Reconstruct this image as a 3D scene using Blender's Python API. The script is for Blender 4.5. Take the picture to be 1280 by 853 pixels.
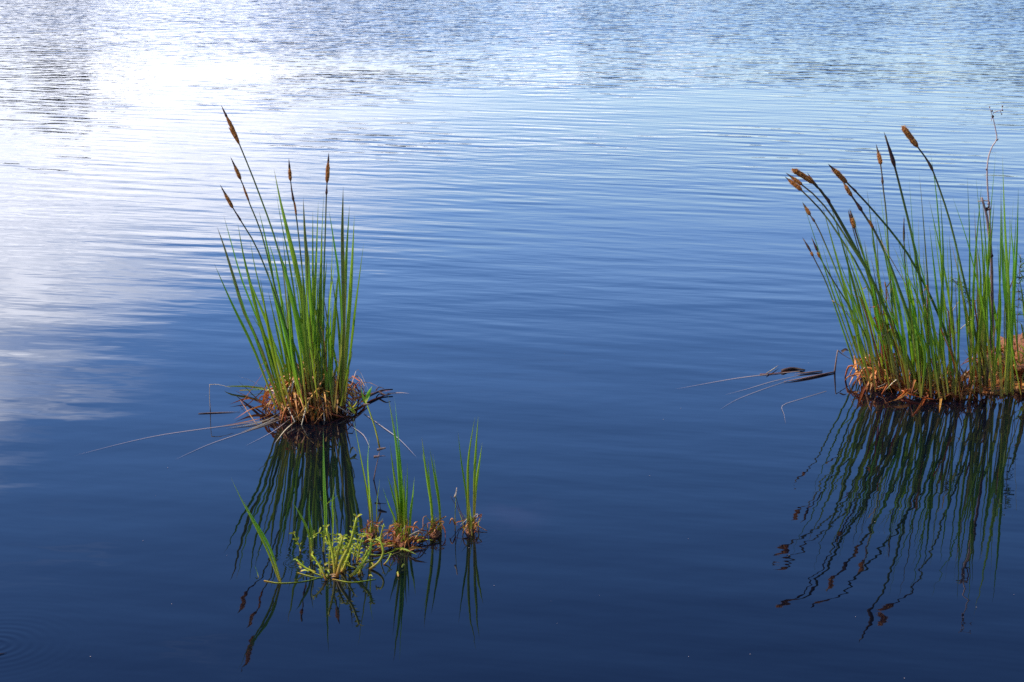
import bpy, math, random
from mathutils import Vector, noise as mnoise

scene = bpy.context.scene
for o in list(bpy.data.objects):
    bpy.data.objects.remove(o)
COL = scene.collection
R = math.radians

# ------------------------------------------------------------------ camera
CAM_H = 1.7
PITCH = math.atan(0.25)
FPX = 2500.0                       # focal length in photograph pixels (1280 wide)
cd = bpy.data.cameras.new('camera')
cd.sensor_width = 36.0
cd.lens = FPX / 1280 * 36
cd.clip_end = 3000
cd.dof.use_dof = True
cd.dof.focus_distance = 5.9
cd.dof.aperture_fstop = 22
cam = bpy.data.objects.new('camera', cd)
COL.objects.link(cam)
cam.location = (0, 0, CAM_H)
cam.rotation_euler = (math.pi / 2 - PITCH, 0, 0)
scene.camera = cam

# ------------------------------------------------------------------ colour management
scene.view_settings.view_transform = 'Standard'
scene.view_settings.look = 'None'
scene.view_settings.exposure = 0.3
scene.view_settings.gamma = 1.0
scene.cycles.max_bounces = 8
scene.cycles.use_denoising = False
scene.cycles.sample_clamp_indirect = 6

# ------------------------------------------------------------------ sky
SUN_EL = R(50)
SUN_AZ = R(-80)                    # to the left of the view direction (+Y)
SKY_STRENGTH = 0.105

world = bpy.data.worlds.new('World')
scene.world = world
world.use_nodes = True
wn, wl = world.node_tree.nodes, world.node_tree.links
wn.clear()


def nd(nodes, typ, **kw):
    n = nodes.new(typ)
    for k, v in kw.items():
        setattr(n, k, v)
    return n


class G:
    """small helper that writes math node chains"""
    def __init__(self, tree):
        self.t = tree

    def _in(self, sock, v):
        if isinstance(v, bpy.types.NodeSocket):
            self.t.links.new(v, sock)
        else:
            sock.default_value = v

    def m(self, op, a, b=0.0, c=0.0, clamp=False):
        n = self.t.nodes.new('ShaderNodeMath')
        n.operation = op
        n.use_clamp = clamp
        self._in(n.inputs[0], a)
        self._in(n.inputs[1], b)
        if len(n.inputs) > 2:
            self._in(n.inputs[2], c)
        return n.outputs[0]

    def vm(self, op, a, b=(0, 0, 0), scale=None):
        n = self.t.nodes.new('ShaderNodeVectorMath')
        n.operation = op
        self._in(n.inputs[0], a)
        self._in(n.inputs[1], b)
        if scale is not None:
            self._in(n.inputs[3], scale)
        return n.outputs[0]

    def smooth(self, v, lo, hi, a=0.0, b=1.0):
        n = self.t.nodes.new('ShaderNodeMapRange')
        n.interpolation_type = 'SMOOTHSTEP'
        self._in(n.inputs[0], v)
        self._in(n.inputs[1], lo)
        self._in(n.inputs[2], hi)
        self._in(n.inputs[3], a)
        self._in(n.inputs[4], b)
        return n.outputs[0]

    def noise(self, vec, scale, detail=2.0, rough=0.5, dist=0.0):
        n = self.t.nodes.new('ShaderNodeTexNoise')
        self.t.links.new(vec, n.inputs['Vector'])
        n.inputs['Scale'].default_value = scale
        n.inputs['Detail'].default_value = detail
        n.inputs['Roughness'].default_value = rough
        n.inputs['Distortion'].default_value = dist
        return n.outputs[0]

    def sep(self, v):
        n = self.t.nodes.new('ShaderNodeSeparateXYZ')
        self.t.links.new(v, n.inputs[0])
        return n.outputs

    def comb(self, x, y, z):
        n = self.t.nodes.new('ShaderNodeCombineXYZ')
        for i, v in enumerate((x, y, z)):
            self._in(n.inputs[i], v)
        return n.outputs[0]

    def mix(self, f, a, b, blend='MIX'):
        n = self.t.nodes.new('ShaderNodeMix')
        n.data_type = 'RGBA'
        n.blend_type = blend
        self._in(n.inputs[0], f)
        self._in(n.inputs[6], a)
        self._in(n.inputs[7], b)
        return n.outputs[2]

    def ramp(self, f, stops, interp='LINEAR'):
        n = self.t.nodes.new('ShaderNodeValToRGB')
        n.color_ramp.interpolation = interp
        el = n.color_ramp.elements
        while len(el) < len(stops):
            el.new(0.5)
        for e, (p, c) in zip(el, stops):
            e.position = p
            e.color = (*c, 1) if len(c) == 3 else c
        self.t.links.new(f, n.inputs[0])
        return n.outputs[0]


g = G(world.node_tree)
sky = nd(wn, 'ShaderNodeTexSky', sky_type='NISHITA')
sky.sun_disc = False
sky.sun_elevation = SUN_EL
sky.sun_rotation = SUN_AZ
sky.air_density = 1.2
sky.dust_density = 1.3
sky.ozone_density = 3.0
tc = nd(wn, 'ShaderNodeTexCoord')
dx, dy, dz = g.sep(tc.outputs['Generated'])
az = g.m('MULTIPLY', g.m('ARCTAN2', dx, dy), 57.2958)          # degrees right of the view direction
el = g.m('MULTIPLY', g.m('ARCSINE', dz), 57.2958)
# sky dome stretched so that cloud lumps lie flat towards the horizon
cv = g.comb(g.m('MULTIPLY', az, 0.11), g.m('MULTIPLY', el, 0.42), 3.7)
n_big = g.noise(cv, 1.0, 5.0, 0.55, 0.3)
n_small = g.noise(cv, 3.1, 4.0, 0.6, 0.5)
# top edge of the bright cloud bank rises towards the left and levels out
top = g.m('ADD', 8.4, g.m('MULTIPLY', g.m('MINIMUM', g.m('MAXIMUM', g.m('MULTIPLY', az, -1.0), -25.0), 28.0), 0.58))
edge = g.m('ADD', g.m('SUBTRACT', top, el), g.m('MULTIPLY', g.m('SUBTRACT', n_big, 0.5), 9.0))
bank = g.smooth(edge, -0.8, 5.5)
fade_r = g.smooth(az, 3.0, 30.0, 1.0, 0.25)
fade_l = g.smooth(az, -130.0, -80.0, 0.3, 1.0)
bank = g.m('MULTIPLY', g.m('MULTIPLY', bank, fade_r), fade_l)
bank = g.m('MULTIPLY', bank, g.smooth(n_small, 0.25, 0.62, 0.72, 1.0))
# scattered thin cloud elsewhere
thin = g.m('MULTIPLY', g.smooth(n_big, 0.58, 0.78), 0.05)
cover = g.m('MAXIMUM', bank, thin)
bright = g.m('MULTIPLY', g.smooth(az, -20.0, 10.0, 2.25, 2.05), g.smooth(n_small, 0.25, 0.7, 0.72, 1.08))
ccol = nd(wn, 'ShaderNodeVectorMath', operation='SCALE')
ccol.inputs[0].default_value = (0.93, 0.96, 1.10)
wl.new(g.m('MULTIPLY', bright, 1.0), ccol.inputs[3])
skyc = nd(wn, 'ShaderNodeVectorMath', operation='SCALE')
wl.new(sky.outputs[0], skyc.inputs[0])
skyc.inputs[3].default_value = SKY_STRENGTH
# deep polarised-looking blue overhead, pale haze towards the horizon
eln = g.m('DIVIDE', el, 40.0, clamp=True)
depth = g.ramp(eln, [(0.0, (0.92, 0.94, 1.0)), (0.16, (0.84, 0.87, 0.98)), (0.22, (0.68, 0.75, 0.92)), (0.285, (0.50, 0.64, 0.94)), (0.35, (0.31, 0.46, 0.75)),
                     (0.45, (0.235, 0.365, 0.60)), (0.60, (0.15, 0.235, 0.42)), (1.0, (0.10, 0.18, 0.34))])
skyd = g.mix(1.0, skyc.outputs[0], g.vm('SCALE', depth, scale=3.0), 'MULTIPLY')
mixc = g.mix(cover, skyd, ccol.outputs[0])
bg = nd(wn, 'ShaderNodeBackground')
bg.inputs['Strength'].default_value = 1.0
wl.new(mixc, bg.inputs['Color'])
wo = nd(wn, 'ShaderNodeOutputWorld')
wl.new(bg.outputs[0], wo.inputs['Surface'])

# ------------------------------------------------------------------ sun
sd = bpy.data.lights.new('sun', 'SUN')
sd.energy = 5.0
sd.angle = R(0.53)
sd.color = (1.0, 0.93, 0.82)
sun = bpy.data.objects.new('sun', sd)
COL.objects.link(sun)
sdir = Vector((math.sin(SUN_AZ) * math.cos(SUN_EL), math.cos(SUN_AZ) * math.cos(SUN_EL), math.sin(SUN_EL)))
sun.rotation_euler = sdir.to_track_quat('Z', 'Y').to_euler()
sun.location = sdir * 60


# ------------------------------------------------------------------ photograph geometry -> places in the lake
CP, SP = math.cos(PITCH), math.sin(PITCH)


def ray(u, v):
    a, b = (u - 640) / FPX, -(v - 426.5) / FPX
    return Vector((a, CP + b * SP, -SP + b * CP))


def water_at(u, v, z=0.0):
    d = ray(u, v)
    return Vector((0, 0, CAM_H)) + d * ((z - CAM_H) / d.z)


def upright(u, v, Y):
    d = ray(u, v)
    return Vector((0, 0, CAM_H)) + d * (Y / d.y)


# ------------------------------------------------------------------ materials
def material(name):
    m = bpy.data.materials.new(name)
    m.use_nodes = True
    t = m.node_tree
    t.nodes.clear()
    out = t.nodes.new('ShaderNodeOutputMaterial')
    return m, t, G(t), out


def principled(t, rough=0.6, spec=0.3):
    p = t.nodes.new('ShaderNodeBsdfPrincipled')
    p.inputs['Roughness'].default_value = rough
    p.inputs['Specular IOR Level'].default_value = spec
    return p


def plant_mat(name, stops, vary=0.25, transl=0.35, rough=0.45, spots=None, hue=0.03, spec=0.35):
    """colour runs along the piece (UV y), shifts from piece to piece, streaks lengthwise"""
    m, t, g, out = material(name)
    uv = t.nodes.new('ShaderNodeUVMap').outputs[0]
    ux, uy, _ = g.sep(uv)
    oi = t.nodes.new('ShaderNodeObjectInfo')
    rnd = oi.outputs['Random']
    geo = t.nodes.new('ShaderNodeNewGeometry')
    wob = g.noise(g.comb(g.m('MULTIPLY', rnd, 37.0), g.m('MULTIPLY', uy, 6.0), rnd), 1.0, 2)
    f = g.m('ADD', uy, g.m('MULTIPLY', g.m('SUBTRACT', wob, 0.5), 0.22))
    f = g.m('ADD', f, g.m('MULTIPLY', g.m('SUBTRACT', rnd, 0.5), 0.12), clamp=True)
    c = g.ramp(f, stops)
    streak = g.noise(g.comb(g.m('ADD', g.m('MULTIPLY', ux, 9.0), g.m('MULTIPLY', rnd, 91.0)), g.m('MULTIPLY', uy, 3.0), 0.0), 1.6, 3)
    hs = t.nodes.new('ShaderNodeHueSaturation')
    t.links.new(c, hs.inputs['Color'])
    r2 = g.m('FRACT', g.m('MULTIPLY', rnd, 7.31))
    g._in(hs.inputs['Hue'], g.m('ADD', 0.5, g.m('MULTIPLY', g.m('SUBTRACT', r2, 0.5), hue)))
    val = g.m('ADD', 1.0, g.m('MULTIPLY', g.m('SUBTRACT', g.m('FRACT', g.m('MULTIPLY', rnd, 13.7)), 0.5), vary * 2))
    val = g.m('MULTIPLY', val, g.m('ADD', 0.62, g.m('MULTIPLY', streak, 0.76)))
    g._in(hs.inputs['Value'], val)
    col = hs.outputs[0]
    if spots:
        n = g.noise(geo.outputs['Position'], 55.0, 3, 0.6)
        col = g.mix(g.smooth(n, 0.56, 0.66, 0.0, 0.8), col, (*spots, 1))
    p = principled(t, rough, spec)
    t.links.new(col, p.inputs['Base Color'])
    tr = t.nodes.new('ShaderNodeBsdfTranslucent')
    t.links.new(g.mix(0.35, col, (0.45, 0.62, 0.04, 1), 'MIX') if transl > 0.3 else col, tr.inputs['Color'])
    mx = t.nodes.new('ShaderNodeMixShader')
    mx.inputs[0].default_value = transl
    t.links.new(p.outputs[0], mx.inputs[1])
    t.links.new(tr.outputs[0], mx.inputs[2])
    t.links.new(mx.outputs[0], out.inputs['Surface'])
    return m


M_BLADE = plant_mat('sedge_leaf', [(0.0, (0.30, 0.14, 0.03)), (0.12, (0.30, 0.24, 0.03)), (0.28, (0.15, 0.26, 0.012)),
                                  (0.55, (0.13, 0.29, 0.012)), (0.82, (0.13, 0.29, 0.03)), (0.95, (0.17, 0.24, 0.09)),
                                  (1.0, (0.30, 0.24, 0.12))], vary=0.5, transl=0.55, hue=0.06)
M_YELLOWING = plant_mat('yellowing_leaf', [(0.0, (0.22, 0.11, 0.03)), (0.15, (0.24, 0.19, 0.04)), (0.45, (0.17, 0.19, 0.03)),
                                     (0.7, (0.12, 0.13, 0.03)), (1.0, (0.28, 0.19, 0.09))], vary=0.35, transl=0.35,
                    spots=(0.09, 0.035, 0.012))
M_STEM = plant_mat('flower_stem', [(0.0, (0.16, 0.10, 0.03)), (0.12, (0.10, 0.13, 0.02)), (0.35, (0.09, 0.18, 0.016)),
                                  (0.62, (0.08, 0.13, 0.02)), (0.82, (0.05, 0.045, 0.018)), (1.0, (0.045, 0.02, 0.009))],
                   vary=0.2, transl=0.08)
M_STRAW = plant_mat('dead_straw', [(0.0, (0.30, 0.09, 0.018)), (0.3, (0.46, 0.17, 0.03)), (0.6, (0.56, 0.26, 0.06)),
                                  (1.0, (0.32, 0.09, 0.018))], vary=0.5, transl=0.2, rough=0.5, hue=0.03, spots=(0.06, 0.015, 0.006))
M_RED = plant_mat('wet_straw', [(0.0, (0.20, 0.045, 0.010)), (0.5, (0.38, 0.11, 0.020)), (1.0, (0.24, 0.05, 0.012))],
                  vary=0.5, transl=0.2, rough=0.42, hue=0.02, spec=0.3)
M_PALE = plant_mat('bleached_highlight_straw', [(0.0, (0.35, 0.24, 0.13)), (0.5, (0.62, 0.5, 0.34)), (1.0, (0.5, 0.38, 0.26))],
                   vary=0.25, transl=0.15, rough=0.5)
M_WEED = plant_mat('water_weed', [(0.0, (0.36, 0.17, 0.02)), (0.2, (0.40, 0.36, 0.03)), (0.6, (0.33, 0.38, 0.02)),
                                 (1.0, (0.38, 0.46, 0.03))], vary=0.3, transl=0.3, rough=0.5, hue=0.04, spec=0.3)
M_TWIG = plant_mat('dry_twig', [(0.0, (0.10, 0.05, 0.03)), (0.5, (0.22, 0.13, 0.10)), (1.0, (0.30, 0.2, 0.16))],
                   vary=0.2, transl=0.0, rough=0.7)
M_PINK = plant_mat('dried_stalk', [(0.0, (0.22, 0.12, 0.08)), (0.5, (0.45, 0.30, 0.27)), (1.0, (0.55, 0.40, 0.38))],
                   vary=0.1, transl=0.0, rough=0.6)
M_SUNK = plant_mat('soaked_grass', [(0.0, (0.20, 0.15, 0.12)), (0.5, (0.34, 0.28, 0.27)), (1.0, (0.22, 0.20, 0.24))],
                   vary=0.2, transl=0.1, rough=0.4)
M_DARK = plant_mat('spike_tip', [(0.0, (0.06, 0.022, 0.012)), (1.0, (0.018, 0.008, 0.006))], vary=0.1, transl=0.0, rough=0.7)

# fuzzy seed spikes: rust orange scales on a dark core
M_SPIKE, t, g, out = material('seed_spike')
uv = t.nodes.new('ShaderNodeUVMap').outputs[0]
ux, uy, _ = g.sep(uv)
geo = t.nodes.new('ShaderNodeNewGeometry')
n = g.noise(geo.outputs['Position'], 420.0, 3, 0.7)
c = g.ramp(n, [(0.3, (0.07, 0.018, 0.005)), (0.5, (0.30, 0.09, 0.018)), (0.68, (0.62, 0.26, 0.06))])
c = g.mix(g.smooth(ux, 0.5, 0.9, 0.0, 0.95), c, (0.80, 0.42, 0.12, 1))  # hair tips coloured brighter to imitate a backlit fringe
p = principled(t, 0.7, 0.2)
t.links.new(c, p.inputs['Base Color'])
tr = t.nodes.new('ShaderNodeBsdfTranslucent')
t.links.new(c, tr.inputs['Color'])
mx = t.nodes.new('ShaderNodeMixShader')
mx.inputs[0].default_value = 0.35
t.links.new(p.outputs[0], mx.inputs[1])
t.links.new(tr.outputs[0], mx.inputs[2])
t.links.new(mx.outputs[0], out.inputs['Surface'])

# root mound
M_MOUND, t, g, out = material('root_mound')
geo = t.nodes.new('ShaderNodeNewGeometry')
n = g.noise(geo.outputs['Position'], 60.0, 5, 0.7)
c = g.ramp(n, [(0.3, (0.05, 0.016, 0.006)), (0.5, (0.20, 0.06, 0.015)), (0.7, (0.38, 0.13, 0.03))])
p = principled(t, 0.6, 0.4)
t.links.new(c, p.inputs['Base Color'])
b = t.nodes.new('ShaderNodeBump')
b.inputs['Distance'].default_value = 0.01
t.links.new(n, b.inputs['Height'])
t.links.new(b.outputs[0], p.inputs['Normal'])
t.links.new(p.outputs[0], out.inputs['Surface'])

# distant wood and bank
M_WOOD, t, g, out = material('far_foliage')
geo = t.nodes.new('ShaderNodeNewGeometry')
n = g.noise(geo.outputs['Position'], 0.9, 3, 0.6)
c = g.ramp(n, [(0.35, (0.10, 0.11, 0.10)), (0.6, (0.17, 0.17, 0.15))])  # leaf colour greyed and lightened in place of haze over the wood
p = principled(t, 0.8, 0.2)
t.links.new(c, p.inputs['Base Color'])
tr = t.nodes.new('ShaderNodeBsdfTranslucent')
t.links.new(c, tr.inputs['Color'])
mx = t.nodes.new('ShaderNodeMixShader')
mx.inputs[0].default_value = 0.45
t.links.new(p.outputs[0], mx.inputs[1])
t.links.new(tr.outputs[0], mx.inputs[2])
t.links.new(mx.outputs[0], out.inputs['Surface'])
M_BANK, t, g, out = material('far_bank')
geo = t.nodes.new('ShaderNodeNewGeometry')
n = g.noise(geo.outputs['Position'], 0.3, 4, 0.6)
c = g.ramp(n, [(0.35, (0.05, 0.07, 0.025)), (0.6, (0.12, 0.11, 0.05))])
p = principled(t, 0.9, 0.1)
t.links.new(c, p.inputs['Base Color'])
t.links.new(p.outputs[0], out.inputs['Surface'])

# ------------------------------------------------------------------ lake water
RINGS = [(water_at(-8, 806), 0.024, 0.20, 0.00011), (water_at(372, 704), 0.016, 0.055, 0.00012),
         (water_at(395, 690), 0.018, 0.06, 0.00010), (water_at(505, 690), 0.018, 0.07, 0.00008),
         (water_at(590, 668), 0.018, 0.07, 0.00008)]

hg = bpy.data.node_groups.new('wave_height', 'ShaderNodeTree')
hg.interface.new_socket(name='P', in_out='INPUT', socket_type='NodeSocketVector')
hg.interface.new_socket(name='H', in_out='OUTPUT', socket_type='NodeSocketFloat')
g = G(hg)
gi = hg.nodes.new('NodeGroupInput')
go = hg.nodes.new('NodeGroupOutput')
P = gi.outputs[0]
x, y, _ = g.sep(P)


def rot(ang, sx, sy, off=0.0):
    c, s = math.cos(R(ang)), math.sin(R(ang))
    a = g.m('ADD', g.m('MULTIPLY', x, c * sx), g.m('MULTIPLY', y, s * sx))
    b = g.m('ADD', g.m('MULTIPLY', x, -s * sy), g.m('MULTIPLY', y, c * sy))
    return g.comb(a, b, off)


terms = []
patch = g.noise(g.comb(g.m('MULTIPLY', x, 0.35), g.m('MULTIPLY', y, 0.5), 9.0), 1.0, 2)      # gusts
amp_mid = g.m('MULTIPLY', g.smooth(y, 5.5, 12.5, 0.09, 1.0), g.smooth(patch, 0.3, 0.7, 0.55, 1.35))
amp_far = g.smooth(g.m('ADD', y, g.m('MULTIPLY', g.m('SUBTRACT', patch, 0.5), 7.0)), 11.5, 19.0)
# slow undulation
terms.append(g.m('MULTIPLY', g.noise(rot(-8, 1.1, 2.6, 1.0), 1.0, 1.0), 0.0032))
# regular ripple trains, crests running nearly left-right
for ang, lam, a, ph in ((-13, 0.165, 0.00045, 2.0), (-22, 0.115, 0.00022, 5.0), (6, 0.23, 0.00034, 8.0)):
    c, s = math.cos(R(ang)), math.sin(R(ang))
    along = g.m('ADD', g.m('MULTIPLY', x, -s), g.m('MULTIPLY', y, c))
    wob = g.noise(rot(ang, 0.9, 1.5, ph), 1.0, 2.0)
    phase = g.m('ADD', g.m('MULTIPLY', along, 2 * math.pi / lam), g.m('MULTIPLY', wob, 9.0))
    grp = g.smooth(g.noise(rot(ang, 0.7, 0.9, ph + 20), 1.0, 1.0), 0.32, 0.68, 0.12, 1.2)
    terms.append(g.m('MULTIPLY', g.m('MULTIPLY', g.m('SINE', phase), g.m('MULTIPLY', grp, a)), amp_mid))
# irregular stretched ripples
terms.append(g.m('MULTIPLY', g.m('MULTIPLY', g.noise(rot(-13, 3.1, 11.0, 3.0), 1.0, 2.0, 0.5), 0.0036), amp_mid))
# far wind chop
terms.append(g.m('MULTIPLY', g.m('MULTIPLY', g.noise(rot(10, 4.6, 7.0, 6.0), 1.0, 2.0, 0.5), 0.0125), g.m('MULTIPLY', amp_far, g.smooth(y, 15.5, 22.0, 1.0, 1.25))))
# fine capillary shiver
terms.append(g.m('MULTIPLY', g.noise(rot(4, 10.0, 15.0, 7.0), 1.0, 0.5), 0.00021))
terms.append(g.m('MULTIPLY', g.noise(rot(-20, 6.0, 9.0, 8.0), 1.0, 0.0), 0.00020))
for (c0, lam, reach, a) in RINGS:
    d = g.m('SQRT', g.m('ADD', g.m('POWER', g.m('SUBTRACT', x, c0.x), 2.0), g.m('POWER', g.m('SUBTRACT', y, c0.y), 2.0)))
    env = g.m('EXPONENT', g.m('MULTIPLY', d, -2.5 / reach))
    terms.append(g.m('MULTIPLY', g.m('MULTIPLY', g.m('SINE', g.m('MULTIPLY', d, 2 * math.pi / lam)), a), env))
tot = terms[0]
for q in terms[1:]:
    tot = g.m('ADD', tot, q)
hg.links.new(tot, go.inputs[0])

M_WATER, t, g, out = material('lake_water')
geo = t.nodes.new('ShaderNodeNewGeometry')
pos = geo.outputs['Position']


def height_at(off):
    n = t.nodes.new('ShaderNodeGroup')
    n.node_tree = hg
    t.links.new(g.vm('ADD', pos, off), n.inputs[0])
    return n.outputs[0]


EPS = 0.003
h0, hx, hy = height_at((0, 0, 0)), height_at((EPS, 0, 0)), height_at((0, EPS, 0))
sx = g.m('DIVIDE', g.m('SUBTRACT', h0, hx), EPS)
sy = g.m('DIVIDE', g.m('SUBTRACT', h0, hy), EPS)
# where the wind chops the far water only the faces leaning towards this shore stay in sight
_, wy_, _ = g.sep(pos)
sy = g.m('SUBTRACT', sy, g.smooth(wy_, 14.5, 20.0, 0.0, 0.036))
nrm = g.vm('NORMALIZE', g.comb(sx, sy, 1.0))
p = principled(t, 0.008, 0.5)
p.inputs['IOR'].default_value = 1.36
silt = g.noise(pos, 5.0, 4, 0.6)
wx, wy, _ = g.sep(pos)
c0 = water_at(640, 640)
dd = g.m('SQRT', g.m('ADD', g.m('POWER', g.m('MULTIPLY', g.m('SUBTRACT', wx, c0.x), 7.0), 2.0), g.m('POWER', g.m('MULTIPLY', g.m('SUBTRACT', wy, c0.y), 4.0), 2.0)))
spot = g.m('MULTIPLY', g.smooth(dd, 0.1, 1.0, 1.0, 0.0), g.smooth(silt, 0.35, 0.65))
body = g.mix(g.m('MULTIPLY', spot, 0.14), (0.0011, 0.0022, 0.0055, 1), (0.05, 0.03, 0.05, 1))
t.links.new(body, p.inputs['Base Color'])
t.links.new(nrm, p.inputs['Normal'])
t.links.new(p.outputs[0], out.inputs['Surface'])


# ------------------------------------------------------------------ object helpers
def link(name, me, mat, parent=None):
    o = bpy.data.objects.new(name, me)
    COL.objects.link(o)
    if mat:
        me.materials.append(mat)
    if parent:
        o.parent = parent
        o.matrix_parent_inverse.identity()
    return o


def thing(name, label, cat, loc, group=None):
    o = bpy.data.objects.new(name, None)
    COL.objects.link(o)
    o.location = loc
    o.empty_display_size = 0.05
    o['label'] = label
    o['category'] = cat
    if group:
        o['group'] = group
    return o


class Mesh:
    """collects faces with UVs; points are world points, stored relative to org"""
    def __init__(self, org=Vector((0, 0, 0))):
        self.v, self.f, self.uv, self.org = [], [], [], Vector(org)

    def vert(self, p, uv=(0.5, 0.5)):
        self.v.append(tuple(Vector(p) - self.org))
        self.uv.append(uv)
        return len(self.v) - 1

    def build(self, name, mat, parent=None, smooth=True):
        me = bpy.data.meshes.new(name)
        me.from_pydata(self.v, [], self.f)
        l = me.uv_layers.new(name='UVMap')
        idx = [0] * len(me.loops)
        me.loops.foreach_get('vertex_index', idx)
        flat = []
        for i in idx:
            flat += self.uv[i]
        l.data.foreach_set('uv', flat)
        if smooth:
            me.polygons.foreach_set('use_smooth', [True] * len(me.polygons))
        return link(name, me, mat, parent)


def spline(pts, n):
    """Catmull-Rom through pts, n+1 samples"""
    pts = [Vector(p) for p in pts]
    P = [pts[0] * 2 - pts[1]] + pts + [pts[-1] * 2 - pts[-2]]
    m = len(pts) - 1
    res = []
    for i in range(n + 1):
        u = i / n * m
        k = min(int(u), m - 1)
        q = u - k
        a, b, c, d = P[k:k + 4]
        res.append(0.5 * ((2 * b) + (c - a) * q + (2 * a - 5 * b + 4 * c - d) * q * q + (3 * b - a - 3 * c + d) * q ** 3))
    return res


def strip(m, path, width, prof, facing, fold=0.35, twist=0.0):
    """V-folded leaf; facing = direction its face looks"""
    n = len(path) - 1
    prev = None
    for i, p in enumerate(path):
        tng = (path[min(i + 1, n)] - path[max(i - 1, 0)])
        if tng.length < 1e-9:
            tng = Vector((0, 0, 1))
        tng.normalize()
        tt = i / n
        side = tng.cross(facing)
        if side.length < 1e-4:
            side = tng.cross(Vector((1, 0, 0.2)))
        side.normalize()
        nor = side.cross(tng)
        a = twist * tt
        side, nor = side * math.cos(a) + nor * math.sin(a), nor * math.cos(a) - side * math.sin(a)
        w = width * prof(tt) * 0.5
        if i == n:
            c = m.vert(p, (0.5, 1.0))
            m.f += [(prev[0], prev[1], c), (prev[1], prev[2], c)]
            break
        row = (m.vert(p - side * w, (0.0, tt)), m.vert(p - nor * w * fold * 2, (0.5, tt)), m.vert(p + side * w, (1.0, tt)))
        if prev:
            m.f += [(prev[0], prev[1], row[1], row[0]), (prev[1], prev[2], row[2], row[1])]
        prev = row


def tube(m, path, radius, sides=5, prof=lambda t: 1.0, cap=True, uvx=0.5):
    n = len(path) - 1
    prev = None
    ref = None
    for i, p in enumerate(path):
        tng = (path[min(i + 1, n)] - path[max(i - 1, 0)]).normalized()
        if ref is None:
            ref = tng.orthogonal().normalized()
        ref = (ref - tng * ref.dot(tng)).normalized()
        bi = tng.cross(ref)
        r = radius * prof(i / n)
        row = [m.vert(p + (ref * math.cos(2 * math.pi * k / sides) + bi * math.sin(2 * math.pi * k / sides)) * r, (uvx, i / n)) for k in range(sides)]
        if prev:
            for k in range(sides):
                m.f.append((prev[k], prev[(k + 1) % sides], row[(k + 1) % sides], row[k]))
        prev = row
        if cap and i in (0, n):
            m.f.append(tuple(row) if i == n else tuple(reversed(row)))


def leaf_prof(t):
    return (0.62 + 0.75 * t) * 1.0 if t < 0.45 else max(0.05, 0.96 * (1 - ((t - 0.45) / 0.55) ** 1.25) + 0.03)


def px2m(Y):
    return Y / FPX * 1.03


def trace(pts, lean, z0=None, Y0=None):
    """photograph points foot -> tip, turned into a curve standing at the foot; lean = metres the tip stands farther away"""
    foot = water_at(*pts[0]) if Y0 is None else upright(*pts[0], Y0)
    if z0 is not None:
        foot = water_at(*pts[0], z0)
    L = [0.0]
    for a, b in zip(pts, pts[1:]):
        L.append(L[-1] + math.hypot(b[0] - a[0], b[1] - a[1]))
    res = [foot]
    for q, l in zip(pts[1:], L[1:]):
        tt = l / L[-1]
        res.append(upright(q[0], q[1], foot.y + lean * (0.6 * tt + 0.4 * tt * tt)))
    return res


rng = random.Random(11)


def rescale_vis(path, Y):
    return path


def blade(parent, pts, wpx, lean=0.12, mat=None, z0=None, seg=10):
    path3 = trace(pts, lean, z0)
    path = spline(path3, seg)
    w = wpx * px2m(path[0].y)
    m = Mesh(parent.location)
    yaw = rng.uniform(-1.0, 1.0)
    strip(m, path, w * 1.0, leaf_prof, Vector((math.sin(yaw), -math.cos(yaw), 0.1)), fold=rng.uniform(0.25, 0.5), twist=rng.uniform(-1.2, 1.2))
    return m.build('leaf_blade', mat or (M_YELLOWING if rng.random() < 0.12 else M_BLADE), parent)


def fuzzy_spike(parent_stem, org, path, radius, name='seed_spike', hairs=200, blunt=False):
    m = Mesh(org)
    n = len(path) - 1

    def prof(t):
        a = min(1.0, t / 0.18) ** 0.6
        b = min(1.0, (1 - t) / (0.14 if blunt else 0.35)) ** 0.7
        return max(0.08, a * b)
    # core with lumpy scales
    prev = None
    ref = None
    sides = 9
    for i, p in enumerate(path):
        tng = (path[min(i + 1, n)] - path[max(i - 1, 0)]).normalized()
        if ref is None:
            ref = tng.orthogonal().normalized()
        ref = (ref - tng * ref.dot(tng)).normalized()
        bi = tng.cross(ref)
        row = []
        for k in range(sides):
            a = 2 * math.pi * (k + 0.5 * (i % 2)) / sides
            r = radius * prof(i / n) * (0.72 + 0.22 * rng.random())
            row.append(m.vert(p + (ref * math.cos(a) + bi * math.sin(a)) * r, (0.2, i / n)))
        if prev:
            for k in range(sides):
                m.f.append((prev[k], prev[(k + 1) % sides], row[(k + 1) % sides], row[k]))
        prev = row
    # bristling scales
    for h in range(hairs):
        tt = rng.uniform(0.02, 0.97)
        k = min(int(tt * n), n - 1)
        q = tt * n - k
        c = path[k].lerp(path[k + 1], q)
        tng = (path[k + 1] - path[k]).normalized()
        s = tng.orthogonal().normalized()
        bi = tng.cross(s)
        a = rng.uniform(0, 6.283)
        rad = s * math.cos(a) + bi * math.sin(a)
        tan = tng.cross(rad)
        r = radius * prof(tt)
        b0 = c + rad * r * 0.6
        tip = c + rad * r * rng.uniform(1.0, 1.5) + tng * r * rng.uniform(0.5, 1.5)
        w = radius * 0.10
        i0, i1, i2 = m.vert(b0 - tan * w, (0.45, tt)), m.vert(b0 + tan * w, (0.45, tt)), m.vert(tip, (1.0, tt))
        m.f.append((i0, i1, i2))
    return m.build(name, M_SPIKE, parent_stem, smooth=False)


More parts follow.
